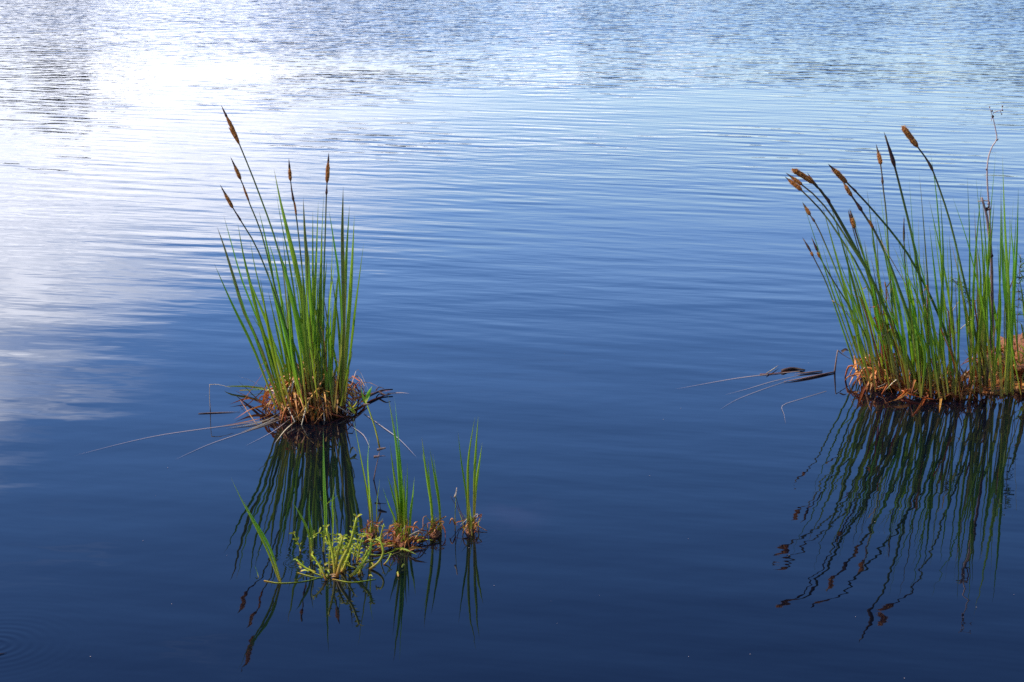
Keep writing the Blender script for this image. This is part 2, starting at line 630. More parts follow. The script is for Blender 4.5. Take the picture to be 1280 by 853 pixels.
def flower(parent, stem, spikes, wpx=3.2, lean=0.14, seg=16, z0=None):
    """stem: photo points foot -> tip of the flower head. spikes: list of (kind, t0, t1, width px) along the stem"""
    path3 = trace(stem, lean, z0)
    path = spline(path3, seg * 3)
    L = [0.0]
    for a, b in zip(path, path[1:]):
        L.append(L[-1] + (b - a).length)

    def at(tt):
        d = tt * L[-1]
        for i in range(len(L) - 1):
            if L[i + 1] >= d:
                return path[i].lerp(path[i + 1], (d - L[i]) / max(1e-9, L[i + 1] - L[i]))
        return path[-1]
    Y = path[0].y
    end = spikes[0][2] if spikes else 1.0
    m = Mesh(parent.location)
    tube(m, [at(i / seg * 0.985) for i in range(seg + 1)], wpx * px2m(Y) * 0.5, 5, lambda t: 1.0 - 0.5 * t)
    st = m.build('flower_stem', M_STEM, parent)
    for kind, t0, t1, w, off in spikes:
        sub = [at(t0 + (t1 - t0) * i / 12) + Vector((off * px2m(Y), 0, 0)) * (i / 12) for i in range(13)]
        rad = w * px2m(Y) * 0.42
        if kind == 'fuzzy':
            fuzzy_spike(st, parent.location, sub, rad)
        elif kind == 'blunt':
            fuzzy_spike(st, parent.location, sub, rad, blunt=True)
        else:
            mm = Mesh(parent.location)
            tube(mm, sub, rad, 6, lambda t: max(0.06, min(1, t / 0.25 + 0.4) * min(1.0, (1 - t) / 0.75) ** 0.8) * rng.uniform(0.85, 1.1))
            mm.build('spike_tip', M_DARK, st)
    return st


def straw_piece(parent, path3, w, mat, name='straw', seg=6, round_=False, twist=None):
    m = Mesh(parent.location)
    path = spline(path3, seg)
    if round_:
        tube(m, path, w * 0.5, 4, lambda t: 1 - 0.5 * t)
    else:
        fc = Vector((rng.uniform(-1, 1), -0.7, rng.uniform(0, 1.2))).normalized()
        strip(m, path, w, lambda t: 0.85 if t < 0.6 else 0.85 * (1 - (t - 0.6) / 0.42), fc, 0.25, rng.uniform(-2.5, 2.5) if twist is None else twist)
    return m.build(name, mat, parent)


def straw_heap(parent, c, rx, ry, h, count, wmin=2.0, wmax=5.0, reach=1.0, red=0.45, lift=1.0):
    for i in range(count):
        a = rng.uniform(0, 2 * math.pi)
        if rng.random() < 0.62:
            a = rng.uniform(math.pi, 2 * math.pi)         # more on the near side
        r0 = rng.uniform(0.0, 0.95)
        p0 = c + Vector((math.cos(a) * rx * r0, math.sin(a) * ry * r0, h * math.sqrt(max(0, 1 - r0 * r0 * 0.9)) * rng.uniform(0.7, 1.15)))
        a2 = a + rng.gauss(0, 0.7)
        r1 = min(1.3, r0 + rng.uniform(0.3, 0.9) * reach)
        z1 = h * math.sqrt(max(0, 1 - r1 * r1)) if r1 < 1 else rng.uniform(-0.01, 0.012)
        p1 = c + Vector((math.cos(a2) * rx * r1, math.sin(a2) * ry * r1, z1))
        midp = p0.lerp(p1, 0.5) + Vector((rng.gauss(0, 0.012), rng.gauss(0, 0.012), rng.uniform(0.0, 0.05) * lift))
        w = rng.uniform(wmin, wmax) * px2m(c.y)
        u = rng.random()
        zc = p0.z / max(h, 1e-6)
        mat = M_RED if u < red * (1.25 - zc * 0.5) else (M_PALE if u > 0.9 else M_STRAW)  # the pale share is tan straw plus highlights put into the colour
        straw_piece(parent, [p0, midp, p1], w, mat, round_=rng.random() < 0.25)


def mound(parent, c, rx, ry, h, seed=0, name='root_mass'):
    m = Mesh(parent.location)
    nu, nv = 36, 12
    rows = []
    for j in range(nv + 1):
        ph = j / nv * (math.pi * 0.5 + 0.25) - 0.25
        row = []
        for i in range(nu):
            a = 2 * math.pi * i / nu
            d = Vector((math.cos(a) * math.cos(ph), math.sin(a) * math.cos(ph), math.sin(ph)))
            n = 1 + 0.35 * mnoise.noise(d * 2.6 + Vector((seed, 0, 0))) + 0.22 * mnoise.noise(d * 7 + Vector((0, seed, 0)))
            row.append(m.vert(c + Vector((d.x * rx * n, d.y * ry * n, d.z * h * n)), (i / nu, j / nv)))
        rows.append(row)
    for j in range(nv):
        for i in range(nu):
            m.f.append((rows[j][i], rows[j][(i + 1) % nu], rows[j + 1][(i + 1) % nu], rows[j + 1][i]))
    return m.build(name, M_MOUND, parent)


def surf(pts, z=0.003):
    return [water_at(u, v, z) for u, v in pts]


def floating(label, cat, pts, wpx, mat, name='floating_reed', parent=None, z=0.0015, seg=12, group=None):
    """a stem lying on the water"""
    P = surf(pts, z)
    m = Mesh(P[0])
    if mat is M_SUNK:       # limp flat leaf
        strip(m, spline(P, seg), wpx * 1.15 * px2m(P[0].y), lambda t: 1.0 if t < 0.4 else 1.0 - 0.8 * (t - 0.4) / 0.6, Vector((0.0, -0.25, 1.0)), 0.12, 0.0)
    else:
        tube(m, spline(P, seg), wpx * px2m(P[0].y) * 0.5, 4, lambda t: 0.55 + 0.6 * math.sin(math.pi * min(1, t + 0.1)) if t < 0.9 else 0.3)
    o = m.build(name, mat, parent)
    o.location = P[0]
    o['label'] = label
    o['category'] = cat
    o['kind'] = 'thing'
    if group:
        o['group'] = group
    return o


# ------------------------------------------------------------------ the lake, the far bank and its wood
me = bpy.data.meshes.new('lake')
me.from_pydata([(-160, -12, 0), (160, -12, 0), (160, 90, 0), (-160, 90, 0)], [], [(0, 1, 2, 3)])
lake = link('water', me, M_WATER)
lake['kind'] = 'structure'

m = Mesh()
nx, ny = 60, 14
for j in range(ny + 1):
    for i in range(nx + 1):
        X = -400 + 800 * i / nx
        Yy = 82 + (j / ny) ** 2 * 500
        hh = -0.4 + min(1.0, j / 3) * 1.0 + 7 * (j / ny) ** 2 * (0.7 + 0.5 * mnoise.noise(Vector((X * 0.006, Yy * 0.006, 0))))
        m.vert((X, Yy, hh), (i / nx, j / ny))
for j in range(ny):
    for i in range(nx):
        a = j * (nx + 1) + i
        m.f.append((a, a + 1, a + nx + 2, a + nx + 1))
bank_o = m.build('ground', M_BANK)
bank_o['kind'] = 'structure'

m = Mesh()
wr = random.Random(5)


def tree(X, Y, h, rw, n=200):
    base = Vector((X, Y, 0.3))
    tube(m, [base, base + Vector((0, 0, h * 0.35)), base + Vector((wr.uniform(-.4, .4), 0, h * 0.8))], 0.16, 5, lambda t: 1 - 0.7 * t)
    lobes = [(base + Vector((wr.gauss(0, rw * 0.42), wr.gauss(0, rw * 0.42), h * wr.uniform(0.35, 0.85))), rw * wr.uniform(0.3, 0.6)) for _ in range(9)]
    for _ in range(n):
        c, r = wr.choice(lobes)
        d = Vector((wr.gauss(0, 1), wr.gauss(0, 1), wr.gauss(0, 1))).normalized()
        p = c + d * r * wr.uniform(0.6, 1.1)
        p.z = min(p.z, h + 0.3)
        e1 = d.orthogonal().normalized() * wr.uniform(0.2, 0.5)
        e2 = d.cross(e1).normalized() * wr.uniform(0.2, 0.5)
        i0 = [m.vert(p + e1), m.vert(p + e2), m.vert(p - e1), m.vert(p - e2)]
        m.f.append(tuple(i0))


# (centre azimuth deg, half width deg, tree height) as the ruffled reflections place them
for azd, half, hh, cnt in ((-14.2, 2.9, 8.8, 9), (-3.3, 2.2, 6.8, 6), (6.5, 4.5, 5.0, 6), (14.6, 2.0, 7.4, 6), (25, 6, 8, 14), (-27, 7, 9, 16)):
    for k in range(cnt):
        a = R(azd + wr.uniform(-half, half))
        Y = wr.uniform(86, 98)
        tree(math.tan(a) * Y, Y, hh * wr.uniform(0.7, 1.1), 3.2)
for k in range(60):
    a = R(wr.uniform(-40, 40))
    Y = wr.uniform(85, 92)
    tree(math.tan(a) * Y, Y, wr.uniform(1.0, 2.0), 1.6, 60)
wood = m.build('distant_wood', M_WOOD, smooth=False)
wood['kind'] = 'stuff'

# ------------------------------------------------------------------ tall sedge tussock on the left
CL = water_at(388, 507)
T1 = thing('sedge_tussock', 'tall green sedge tussock on the left with five brown spikes on a round straw mound', 'sedge tussock', (CL.x, CL.y, 0),
           'tall sedge tussocks standing in the lake')
mound(T1, CL, 0.07, 0.10, 0.06, 1)
mound(T1, CL + Vector((0.045, -0.03, 0)), 0.05, 0.06, 0.045, 21)
FZ = 0.03
# flower stems: photograph points foot -> tip
flower(T1, [(392, 508), (372, 410), (346, 306), (325, 245), (311, 209), (296, 173), (276, 131)],
       [('fuzzy', 0.86, 0.972, 7.0, 0), ('tip', 0.95, 1.0, 4.0, 0), ('fuzzy', 0.855, 0.92, 4.0, -4)], 3.2, 0.22, z0=FZ)
flower(T1, [(378, 505), (362, 430), (344, 360), (327, 292), (314, 260), (305, 234), (288, 196)],
       [('fuzzy', 0.90, 0.965, 6.5, 0), ('tip', 0.94, 1.0, 4.0, 0), ('fuzzy', 0.81, 0.875, 3.8, -1)], 3.0, 0.16, z0=FZ)
flower(T1, [(384, 508), (366, 440), (345, 372), (322, 312), (301, 276), (291, 260), (275, 231)],
       [('fuzzy', 0.885, 0.965, 6.5, 0), ('tip', 0.94, 1.0, 4.0, 0), ('tip', 0.82, 0.90, 3.6, 0)], 3.0, 0.12, z0=FZ)
flower(T1, [(394, 506), (386, 420), (377, 330), (371, 275), (366, 246), (363, 225), (361, 198)],
       [('fuzzy', 0.905, 0.965, 6.0, 0), ('tip', 0.95, 1.0, 3.6, 0), ('tip', 0.82, 0.905, 4.0, 0), ('fuzzy', 0.76, 0.83, 3.4, 1)], 2.8, 0.18, z0=FZ)
flower(T1, [(400, 506), (403, 430), (405, 340), (407, 280), (408, 245), (409, 225), (411, 191)],
       [('fuzzy', 0.875, 0.972, 7.0, 0), ('tip', 0.955, 1.0, 3.6, 0), ('tip', 0.83, 0.88, 3.8, 0)], 3.0, 0.18, z0=FZ)

LEFT = [
    ([(346, 512), (317, 436), (290, 380), (267, 328)], 3.6), ([(350, 508), (328, 440), (306, 392), (293, 350), (280, 308), (271, 283)], 4.6),
    ([(356, 508), (340, 455), (322, 400), (303, 352), (288, 300), (279, 267)], 2.6), ([(358, 506), (341, 450), (324, 400), (313, 355), (304, 318), (297, 278)], 6.0),
    ([(368, 508), (352, 420), (340, 340), (330, 290), (323, 262)], 2.6), ([(372, 506), (362, 420), (355, 350), (345, 287)], 3.6),
    ([(376, 506), (366, 430), (360, 360), (353, 293)], 4.2), ([(370, 506), (358, 420), (346, 340), (335, 300)], 3.2),
    ([(384, 508), (380, 395), (372, 343), (362, 300), (351, 254), (342, 209)], 6.2), ([(380, 506), (372, 400), (362, 330), (352, 280), (345, 240)], 3.2),
    ([(388, 508), (389, 400), (385, 340), (381, 290), (379, 246)], 5.6), ([(391, 506), (392, 420), (391, 330), (391, 262)], 3.6),
    ([(390, 508), (392, 410), (395, 330), (398, 250)], 4.6), ([(396, 506), (398, 400), (402, 300), (405, 238)], 3.0),
    ([(418, 510), (427, 420), (424, 350), (417, 300), (411, 262)], 5.0), ([(427, 508), (430, 400), (428, 300), (429, 233)], 6.6),
    ([(425, 506), (430, 400), (433, 320), (437, 256)], 4.6), ([(428, 508), (435, 410), (440, 330), (443, 268)], 5.6),
    ([(431, 506), (441, 410), (449, 350), (455, 302)], 4.2), ([(426, 508), (437, 448), (446, 372), (453, 318)], 3.6),
    ([(402, 508), (408, 420), (414, 350), (416, 280)], 3.2), ([(394, 508), (399, 420), (401, 350), (403, 290)], 5.2),
    ([(386, 508), (382, 440), (374, 380), (366, 330)], 5.0), ([(376, 508), (366, 460), (352, 400), (338, 356)], 4.2),
    ([(364, 510), (350, 462), (336, 410), (318, 366), (305, 330)], 4.2), ([(352, 512), (336, 470), (318, 420), (300, 372), (285, 340)], 3.6),
    ([(383, 506), (386, 430), (380, 360), (374, 306)], 5.6), ([(397, 508), (394, 430), (388, 370), (386, 310)], 5.6),
    ([(408, 506), (404, 440), (404, 380), (409, 322)], 4.6), ([(412, 508), (416, 430), (420, 372), (424, 330)], 4.8),
    ([(360, 506), (344, 440), (330, 380), (318, 330), (312, 296)], 3.4), ([(389, 508), (381, 450), (372, 400), (357, 340), (348, 312)], 5.2),
]
for pts, w in LEFT:
    blade(T1, pts, w * 1.02, rng.uniform(0.0, 0.2), z0=rng.uniform(0.0, 0.05))
for k in range(42):
    fx = rng.uniform(352, 430)
    s = (fx - 388) / 42
    tx = 384 + s * 52 - 14 + rng.gauss(0, 12)
    ty = 292 + abs(s) * 30 + rng.uniform(0, 120)
    fy = rng.uniform(498, 516)
    bend = rng.gauss(0, 5)
    mx_, my_ = fx + (tx - fx) * 0.42 + bend, fy + (ty - fy) * 0.5
    blade(T1, [(fx, fy), (mx_, my_), (tx, ty)], rng.uniform(2.4, 4.8), rng.uniform(-0.05, 0.2), z0=rng.uniform(0.0, 0.05))
straw_heap(T1, CL, 0.115, 0.17, 0.105, 170, 1.5, 4.2, red=0.34, reach=1.1)
straw_heap(T1, CL + Vector((0.01, 0, 0)), 0.13, 0.15, 0.06, 60, 1.3, 3.0, red=0.5, reach=1.2)
# longer straws sticking out to the left and right
for pts, w, mt, z in [
    ([(352, 500), (318, 478), (297, 470)], 1.6, M_PALE, 0.04), ([(350, 505), (330, 486), (290, 483), (280, 484)], 3.6, M_YELLOWING, 0.03),
    ([(342, 512), (318, 500), (292, 488)], 3.6, M_RED, 0.03), ([(345, 506), (318, 510), (292, 525)], 3.8, M_RED, 0.02),
    ([(338, 508), (312, 498), (286, 506)], 2.6, M_RED, 0.02), ([(352, 515), (325, 528), (282, 536)], 2.2, M_PALE, 0.006),
    ([(356, 518), (330, 530), (300, 541)], 2.6, M_PALE, 0.006), ([(350, 512), (322, 524), (270, 534)], 1.8, M_STRAW, 0.006),
    ([(332, 462), (312, 490), (298, 510)], 1.5, M_STRAW, 0.03), ([(440, 500), (465, 492), (490, 488)], 4.0, M_RED, 0.02),
    ([(440, 478), (448, 462), (462, 492)], 1.4, M_PALE, 0.03), ([(436, 496), (456, 478), (478, 486)], 1.4, M_STRAW, 0.03),
    ([(432, 510), (456, 500), (446, 486)], 3.4, M_RED, 0.02), ([(440, 470), (452, 480), (447, 500)], 2.0, M_STRAW, 0.03),
    ([(300, 488), (330, 487), (345, 486)], 2.4, M_BLADE, 0.01), ([(372, 524), (356, 538), (343, 555)], 1.4, M_PALE, 0.004),
    ([(300, 500), (312, 518), (324, 535)], 1.2, M_STRAW, 0.01), ([(434, 476), (446, 470), (455, 482), (453, 497)], 1.6, M_STRAW, 0.02),
]:
    straw_piece(T1, [water_at(u, v, z * (1 - 0.8 * i / (len(pts) - 1))) for i, (u, v) in enumerate(pts)], w * px2m(5.9), mt)
def dead_leaf(parent, u, v, tu, tv, w, mat, Y0=None):
    p0 = water_at(u, v, 0.03)
    p3 = upright(tu, tv, p0.y + rng.uniform(-0.05, 0.1))
    k = rng.uniform(0.6, 0.85)
    knee = p0.lerp(p3, k) + Vector((0, 0, 0.02))
    drop = p3 + Vector((rng.uniform(-0.05, 0.05), 0, -rng.uniform(0.02, 0.09)))
    straw_piece(parent, [p0, p0.lerp(knee, 0.5) + Vector((rng.gauss(0, .006), 0, 0)), knee, knee.lerp(drop, 0.25) + Vector((0, 0, 0.004)), drop], w * px2m(p0.y), mat, name='dead_leaf', seg=10, twist=rng.uniform(-2, 2))


for (u, v, tu, tv) in ((362, 506, 330, 400), (398, 506, 412, 420), (380, 506, 372, 430), (424, 506, 446, 430), (410, 506, 400, 372), (352, 508, 322, 436), (392, 508, 386, 404)):
    dead_leaf(T1, u, v, tu, tv, rng.uniform(1.6, 2.8), rng.choice([M_STRAW, M_YELLOWING]))
def sheaths(parent, n, u0, u1, vf, spread, h0, h1, leanpx=0.0):
    for k in range(n):
        u = rng.uniform(u0, u1)
        p = water_at(u, vf(u) + rng.uniform(-spread, spread))
        hh_ = rng.uniform(h0, h1)
        lx = rng.gauss(leanpx, 0.022)
        straw_piece(parent, [p + Vector((0, 0, -0.005)), p + Vector((lx * 0.3, 0, hh_ * 0.5)), p + Vector((lx, rng.gauss(0, .01), hh_))], rng.uniform(1.8, 4.2) * px2m(p.y),
                    rng.choice([M_STRAW, M_STRAW, M_YELLOWING, M_RED]), name='leaf_sheath', twist=rng.uniform(-1, 1))


sheaths(T1, 75, 350, 432, lambda u: 512 - abs(u - 390) * 0.15, 9, 0.05, 0.15)
sheaths(T1, 30, 352, 428, lambda u: 522 - abs(u - 390) * 0.25, 5, 0.02, 0.07)
# tiny young leaves at the mound's foot
for (u, v) in ((358, 452), (356, 462), (366, 458), (336, 468), (437, 500), (441, 508), (362, 470)):
    p0 = water_at(u + 3, v + 10, 0.06)
    for q in range(3):
        straw_piece(T1, [p0, p0 + Vector((rng.uniform(-.012, .012), 0, 0.012)), p0 + Vector((rng.uniform(-.03, .02), 0, 0.022))], 0.006, M_WEED, name='young_leaf', seg=3)

# ------------------------------------------------------------------ wide tussock on the right and the one at the frame's edge
CR = water_at(1140, 488)
T2 = thing('sedge_tussock', 'wide sedge tussock on the right whose brown spikes lean left over the water', 'sedge tussock', (CR.x, CR.y, 0),
           'tall sedge tussocks standing in the lake')
CE = water_at(1250, 470)
T3 = thing('sedge_tussock', 'dense upright sedge tussock at the right frame edge without leaning spikes', 'sedge tussock', (CE.x, CE.y, 0),
           'tall sedge tussocks standing in the lake')
for (u, v, rx, ry, hh, sd_) in ((1100, 476, 0.06, 0.09, 0.04, 4), (1146, 486, 0.05, 0.07, 0.015, 5), (1195, 488, 0.04, 0.06, 0.015, 6)):
    mound(T2, water_at(u, v), rx, ry, hh, sd_)
for (u, v, rx, ry, hh, sd_) in ((1242, 464, 0.06, 0.12, 0.045, 7), (1285, 462, 0.10, 0.22, 0.09, 8)):
    mound(T3, water_at(u, v), rx, ry, hh, sd_)
F = [
    ([(1138, 484), (1108, 410), (1074, 336), (1052, 300), (1032, 270), (1012, 248), (1002, 238), (981, 221)],
     [('fuzzy', 0.905, 0.985, 8.0, 0), ('tip', 0.97, 1.0, 3.5, 0)], 3.6),
    ([(1146, 484), (1118, 412), (1088, 346), (1062, 304), (1040, 270), (1022, 248), (1006, 234), (982, 216)],
     [('fuzzy', 0.915, 0.975, 7.0, 0), ('tip', 0.96, 1.0, 3.5, 0)], 3.6),
    ([(1152, 486), (1122, 420), (1088, 345), (1064, 300), (1046, 268), (1030, 243), (1016, 228), (989, 211)],
     [('blunt', 0.895, 0.997, 9.5, 0), ('tip', 0.80, 0.86, 5.0, 0)], 4.6),
    ([(1150, 486), (1120, 418), (1086, 344), (1062, 300), (1044, 268), (1030, 245), (1020, 232), (1009, 216)],
     [('tip', 0.92, 1.0, 4.6, 0)], 2.6),
    ([(1204, 488), (1176, 400), (1142, 330), (1120, 297), (1100, 273), (1076, 246), (1058, 228), (1035, 205)],
     [('fuzzy', 0.90, 0.985, 9.0, 0), ('tip', 0.965, 1.0, 4.6, 0), ('tip', 0.85, 0.90, 4.0, 0)], 4.0),
    ([(1164, 488), (1140, 410), (1116, 340), (1096, 294), (1080, 268), (1068, 250), (1060, 238), (1051, 222)],
     [('fuzzy', 0.905, 0.97, 7.0, 0), ('tip', 0.83, 0.90, 6.0, 0), ('fuzzy', 0.74, 0.79, 5.0, 1)], 4.6),
    ([(1124, 484), (1118, 420), (1112, 340), (1108, 270), (1104, 236), (1101, 206), (1095, 180)],
     [('fuzzy', 0.905, 0.965, 7.5, 0), ('tip', 0.95, 1.0, 3.6, 0), ('tip', 0.82, 0.88, 4.0, 0)], 3.2),
    ([(1176, 488), (1160, 410), (1143, 310), (1131, 258), (1122, 222), (1116, 200), (1105, 165)],
     [('tip', 0.86, 1.0, 6.0, 0)], 4.6),
    ([(1230, 484), (1216, 400), (1202, 338), (1187, 275), (1170, 224), (1160, 202), (1147, 184), (1127, 157)],
     [('blunt', 0.90, 0.997, 10.0, 0), ('tip', 0.80, 0.875, 5.0, 0)], 3.6),
    ([(1094, 474), (1070, 410), (1048, 346), (1031, 304), (1021, 282), (1012, 268), (1003, 253)],
     [('fuzzy', 0.915, 0.97, 6.5, 0), ('tip', 0.96, 1.0, 3.6, 0), ('tip', 0.87, 0.92, 3.6, 0)], 3.0),
    ([(1070, 462), (1056, 420), (1044, 385), (1032, 352), (1018, 324), (1012, 312), (1003, 297)],
     [('tip', 0.88, 1.0, 3.8, 0), ('fuzzy', 0.845, 0.88, 4.6, 0)], 2.6),
    ([(1104, 480), (1084, 425), (1062, 384), (1042, 352), (1026, 324), (1021, 312), (1014, 296)],
     [('tip', 0.90, 1.0, 3.8, 0), ('fuzzy', 0.86, 0.90, 5.0, 0)], 2.8),
    ([(1120, 480), (1106, 420), (1090, 352), (1076, 310), (1069, 288), (1066, 276), (1062, 261)],
     [('fuzzy', 0.885, 0.955, 7.5, 0), ('tip', 0.94, 1.0, 3.6, 0)], 4.0),
    ([(1116, 480), (1104, 420), (1086, 350), (1072, 308), (1066, 285), (1062, 270), (1060, 262)],
     [('tip', 0.91, 1.0, 3.6, 0)], 2.4),
    ([(1140, 486), (1138, 400), (1132, 340), (1130, 300), (1130, 270)], [('tip', 0.85, 1.0, 3.6, 0)], 2.6),
]
LEANS = [0.28, 0.24, -0.03, 0.02, 0.0, 0.10, 0.36, 0.0, 0.13, 0.28, 0.15, 0.1, 0.1, 0.12, 0.05]
for (pts, sp, w), ln in zip(F, LEANS):
    flower(T2, pts, sp, w, ln, z0=0.02)
RIGHT = [
    ([(1178, 480), (1180, 400), (1172, 260), (1163, 190)], 3.0), ([(1158, 486), (1162, 400), (1156, 300), (1149, 215)], 2.6),
    ([(1150, 486), (1148, 390), (1142, 300), (1136, 220)], 2.6), ([(1130, 484), (1122, 400), (1108, 300), (1099, 228)], 3.0),
    ([(1172, 488), (1176, 400), (1179, 320), (1175, 236)], 5.6), ([(1188, 490), (1184, 400), (1174, 330), (1166, 268)], 4.6),
    ([(1130, 486), (1110, 400), (1096, 330), (1088, 290)], 5.6), ([(1136, 486), (1128, 410), (1116, 350), (1102, 300)], 6.0),
    ([(1150, 488), (1142, 420), (1136, 350), (1128, 280)], 6.0), ([(1164, 490), (1158, 410), (1150, 340), (1148, 270)], 5.0),
    ([(1090, 470), (1074, 400), (1054, 350), (1044, 310)], 3.2), ([(1080, 468), (1062, 410), (1040, 350), (1026, 300)], 3.0),
    ([(1112, 480), (1098, 410), (1088, 350), (1080, 300)], 5.6), ([(1100, 476), (1084, 420), (1066, 370), (1046, 320)], 4.4),
    ([(1182, 492), (1168, 430), (1152, 370), (1134, 310)], 5.2), ([(1172, 492), (1148, 430), (1128, 370), (1108, 320)], 5.6),
    ([(1192, 492), (1188, 420), (1190, 350), (1186, 290)], 5.0), ([(1122, 484), (1104, 430), (1086, 390), (1070, 340)], 5.0),
]
for pts, w in RIGHT:
    blade(T2, pts, w * 0.8, rng.uniform(-0.05, 0.2), z0=rng.uniform(0.0, 0.04))
for k in range(58):
    fx = rng.uniform(1076, 1206)
    fy = 474 + (fx - 1076) * 0.14 + rng.uniform(-12, 14)
    s = (fx - 1076) / 130
    tx = fx - (58 - 46 * s) + rng.gauss(0, 13)
    ty = rng.uniform(235, 400)
    tx = fx + (tx - fx) * (fy - ty) / 200
    bend = rng.gauss(0, 5)
    blade(T2, [(fx, fy), (fx + (tx - fx) * 0.42 + bend, fy + (ty - fy) * 0.5), (tx, ty)], rng.uniform(2.0, 4.4), rng.uniform(-0.1, 0.2), z0=rng.uniform(0.0, 0.04))
EDGE = [
    ([(1214, 488), (1212, 400), (1212, 300), (1209, 218)], 2.8), ([(1222, 488), (1230, 400), (1228, 310), (1220, 222)], 2.8),
    ([(1240, 490), (1234, 400), (1236, 300), (1245, 187)], 3.0), ([(1256, 492), (1262, 400), (1257, 290), (1253, 192)], 6.0),
    ([(1264, 490), (1266, 400), (1271, 310), (1273, 233)], 3.6), ([(1262, 492), (1258, 400), (1262, 320), (1267, 246)], 3.2),
    ([(1244, 484), (1232, 400), (1212, 310), (1190, 244)], 3.6), ([(1258, 494), (1262, 420), (1254, 340), (1252, 250)], 6.4),
    ([(1252, 496), (1248, 420), (1236, 350), (1226, 290)], 6.0), ([(1246, 492), (1226, 420), (1222, 350), (1218, 260)], 4.2),
    ([(1266, 494), (1264, 420), (1268, 340), (1262, 270)], 5.4), ([(1226, 492), (1224, 420), (1236, 330), (1243, 250)], 4.2),
    ([(1212, 490), (1222, 420), (1226, 350), (1220, 300)], 5.0), ([(1228, 490), (1212, 420), (1200, 350), (1188, 300)], 3.6),
]
for pts, w in EDGE:
    blade(T3, pts, w, rng.uniform(-0.05, 0.2), z0=rng.uniform(0.0, 0.04))
for k in range(28):
    fx = rng.uniform(1212, 1312)
    fy = rng.uniform(456, 494)
    tx = fx + rng.gauss(-4, 11)
    ty = rng.uniform(225, 400)
    blade(T3, [(fx, fy), (fx + (tx - fx) * 0.42 + rng.gauss(0, 4), fy + (ty - fy) * 0.5), (tx, ty)], rng.uniform(2.0, 4.2), rng.uniform(-0.1, 0.2), z0=rng.uniform(0.0, 0.04))
straw_heap(T2, water_at(1098, 478), 0.085, 0.11, 0.065, 80, 1.6, 4.0, red=0.55)
straw_heap(T2, water_at(1150, 489), 0.11, 0.09, 0.035, 45, 1.6, 4.0, red=0.6)
straw_heap(T2, water_at(1196, 490), 0.08, 0.09, 0.03, 34, 1.6, 4.0, red=0.6)
straw_heap(T3, water_at(1245, 462), 0.09, 0.14, 0.06, 70, 1.6, 4.0, red=0.5)
straw_heap(T3, water_at(1294, 456), 0.10, 0.14, 0.075, 70, 1.4, 3.2, red=0.8)
for pts, w, mt, z in [
    ([(1068, 448), (1100, 462), (1140, 478)], 4.6, M_STRAW, 0.07), ([(1068, 444), (1070, 462), (1076, 484)], 3.6, M_STRAW, 0.07),
    ([(1180, 474), (1176, 500), (1174, 516)], 3.6, M_STRAW, 0.02), ([(1224, 452), (1214, 478), (1206, 500)], 4.4, M_STRAW, 0.04),
    ([(1112, 480), (1150, 497), (1186, 500)], 4.0, M_RED, 0.02), ([(1158, 494), (1150, 508), (1140, 520)], 4.0, M_RED, 0.01),
    ([(1082, 480), (1076, 496), (1070, 512)], 4.0, M_RED, 0.01), ([(1150, 478), (1128, 496), (1104, 505)], 4.0, M_STRAW, 0.03),
]:
    straw_piece(T2, [water_at(u, v, z * (1 - 0.9 * i / (len(pts) - 1))) for i, (u, v) in enumerate(pts)], w * px2m(6.1), mt)
for k in range(22):
    u = rng.uniform(1080, 1205)
    v = 476 + (u - 1076) * 0.12
    hh_ = rng.uniform(60, 170)
    dead_leaf(T2, u, v, u - hh_ * rng.uniform(0.0, 0.4), v - hh_, rng.uniform(1.6, 3.0), rng.choice([M_STRAW, M_YELLOWING, M_YELLOWING, M_RED]))
for k in range(12):
    u = rng.uniform(1212, 1290)
    hh_ = rng.uniform(60, 170)
    dead_leaf(T3, u, 480, u + hh_ * rng.uniform(-0.2, 0.2), 480 - hh_, rng.uniform(1.6, 3.0), rng.choice([M_STRAW, M_YELLOWING, M_YELLOWING, M_RED]))
sheaths(T2, 85, 1072, 1212, lambda u: 472 + (u - 1076) * 0.16, 10, 0.03, 0.12, -0.015)
sheaths(T3, 40, 1214, 1290, lambda u: 480, 10, 0.03, 0.12)
# thin pale dead culms criss-crossing behind
for pts, w in [([(1100, 300), (1126, 345), (1165, 410), (1182, 425)], 1.8), ([(1040, 376), (1052, 384), (1064, 400)], 1.8),
               ([(1185, 425), (1208, 405), (1232, 382)], 1.4), ([(1200, 375), (1190, 390), (1186, 400)], 1.2)]:
    pp = [upright(u, v, 6.25) for u, v in pts]
    straw_piece(T2, pp, w * px2m(6.2), M_PALE, name='dead_culm', round_=True)
# rust-coloured rotting slab lying between the stems
def slab(parent, u0, v0, u1, v1, mat, z=0.012):
    m = Mesh(parent.location)
    n = 14
    a, b = water_at(u0, (v0 + v1) / 2, z), water_at(u1, (v0 + v1) / 2, z)
    dep = (water_at(u0, v0).y - water_at(u0, v1).y) / 2
    rows = []
    for i in range(n + 1):
        c = a.lerp(b, i / n)
        e = math.sin(math.pi * (0.08 + 0.84 * i / n)) ** 0.4
        row = []
        for j in range(7):
            s = j / 6 * 2 - 1
            q = c + Vector((rng.gauss(0, .002), s * dep * e * rng.uniform(0.85, 1.1), 0.006 * (1 - s * s) + rng.gauss(0, 0.0018)))
            if j in (0, 6):
                q.z = -0.004
            row.append(m.vert(q, (j / 6, i / n)))
        rows.append(row)
    for i in range(n):
        for j in range(6):
            m.f.append((rows[i][j], rows[i + 1][j], rows[i + 1][j + 1], rows[i][j + 1]))
    return m.build('rotting_leaf_sheath', mat, parent, smooth=False)


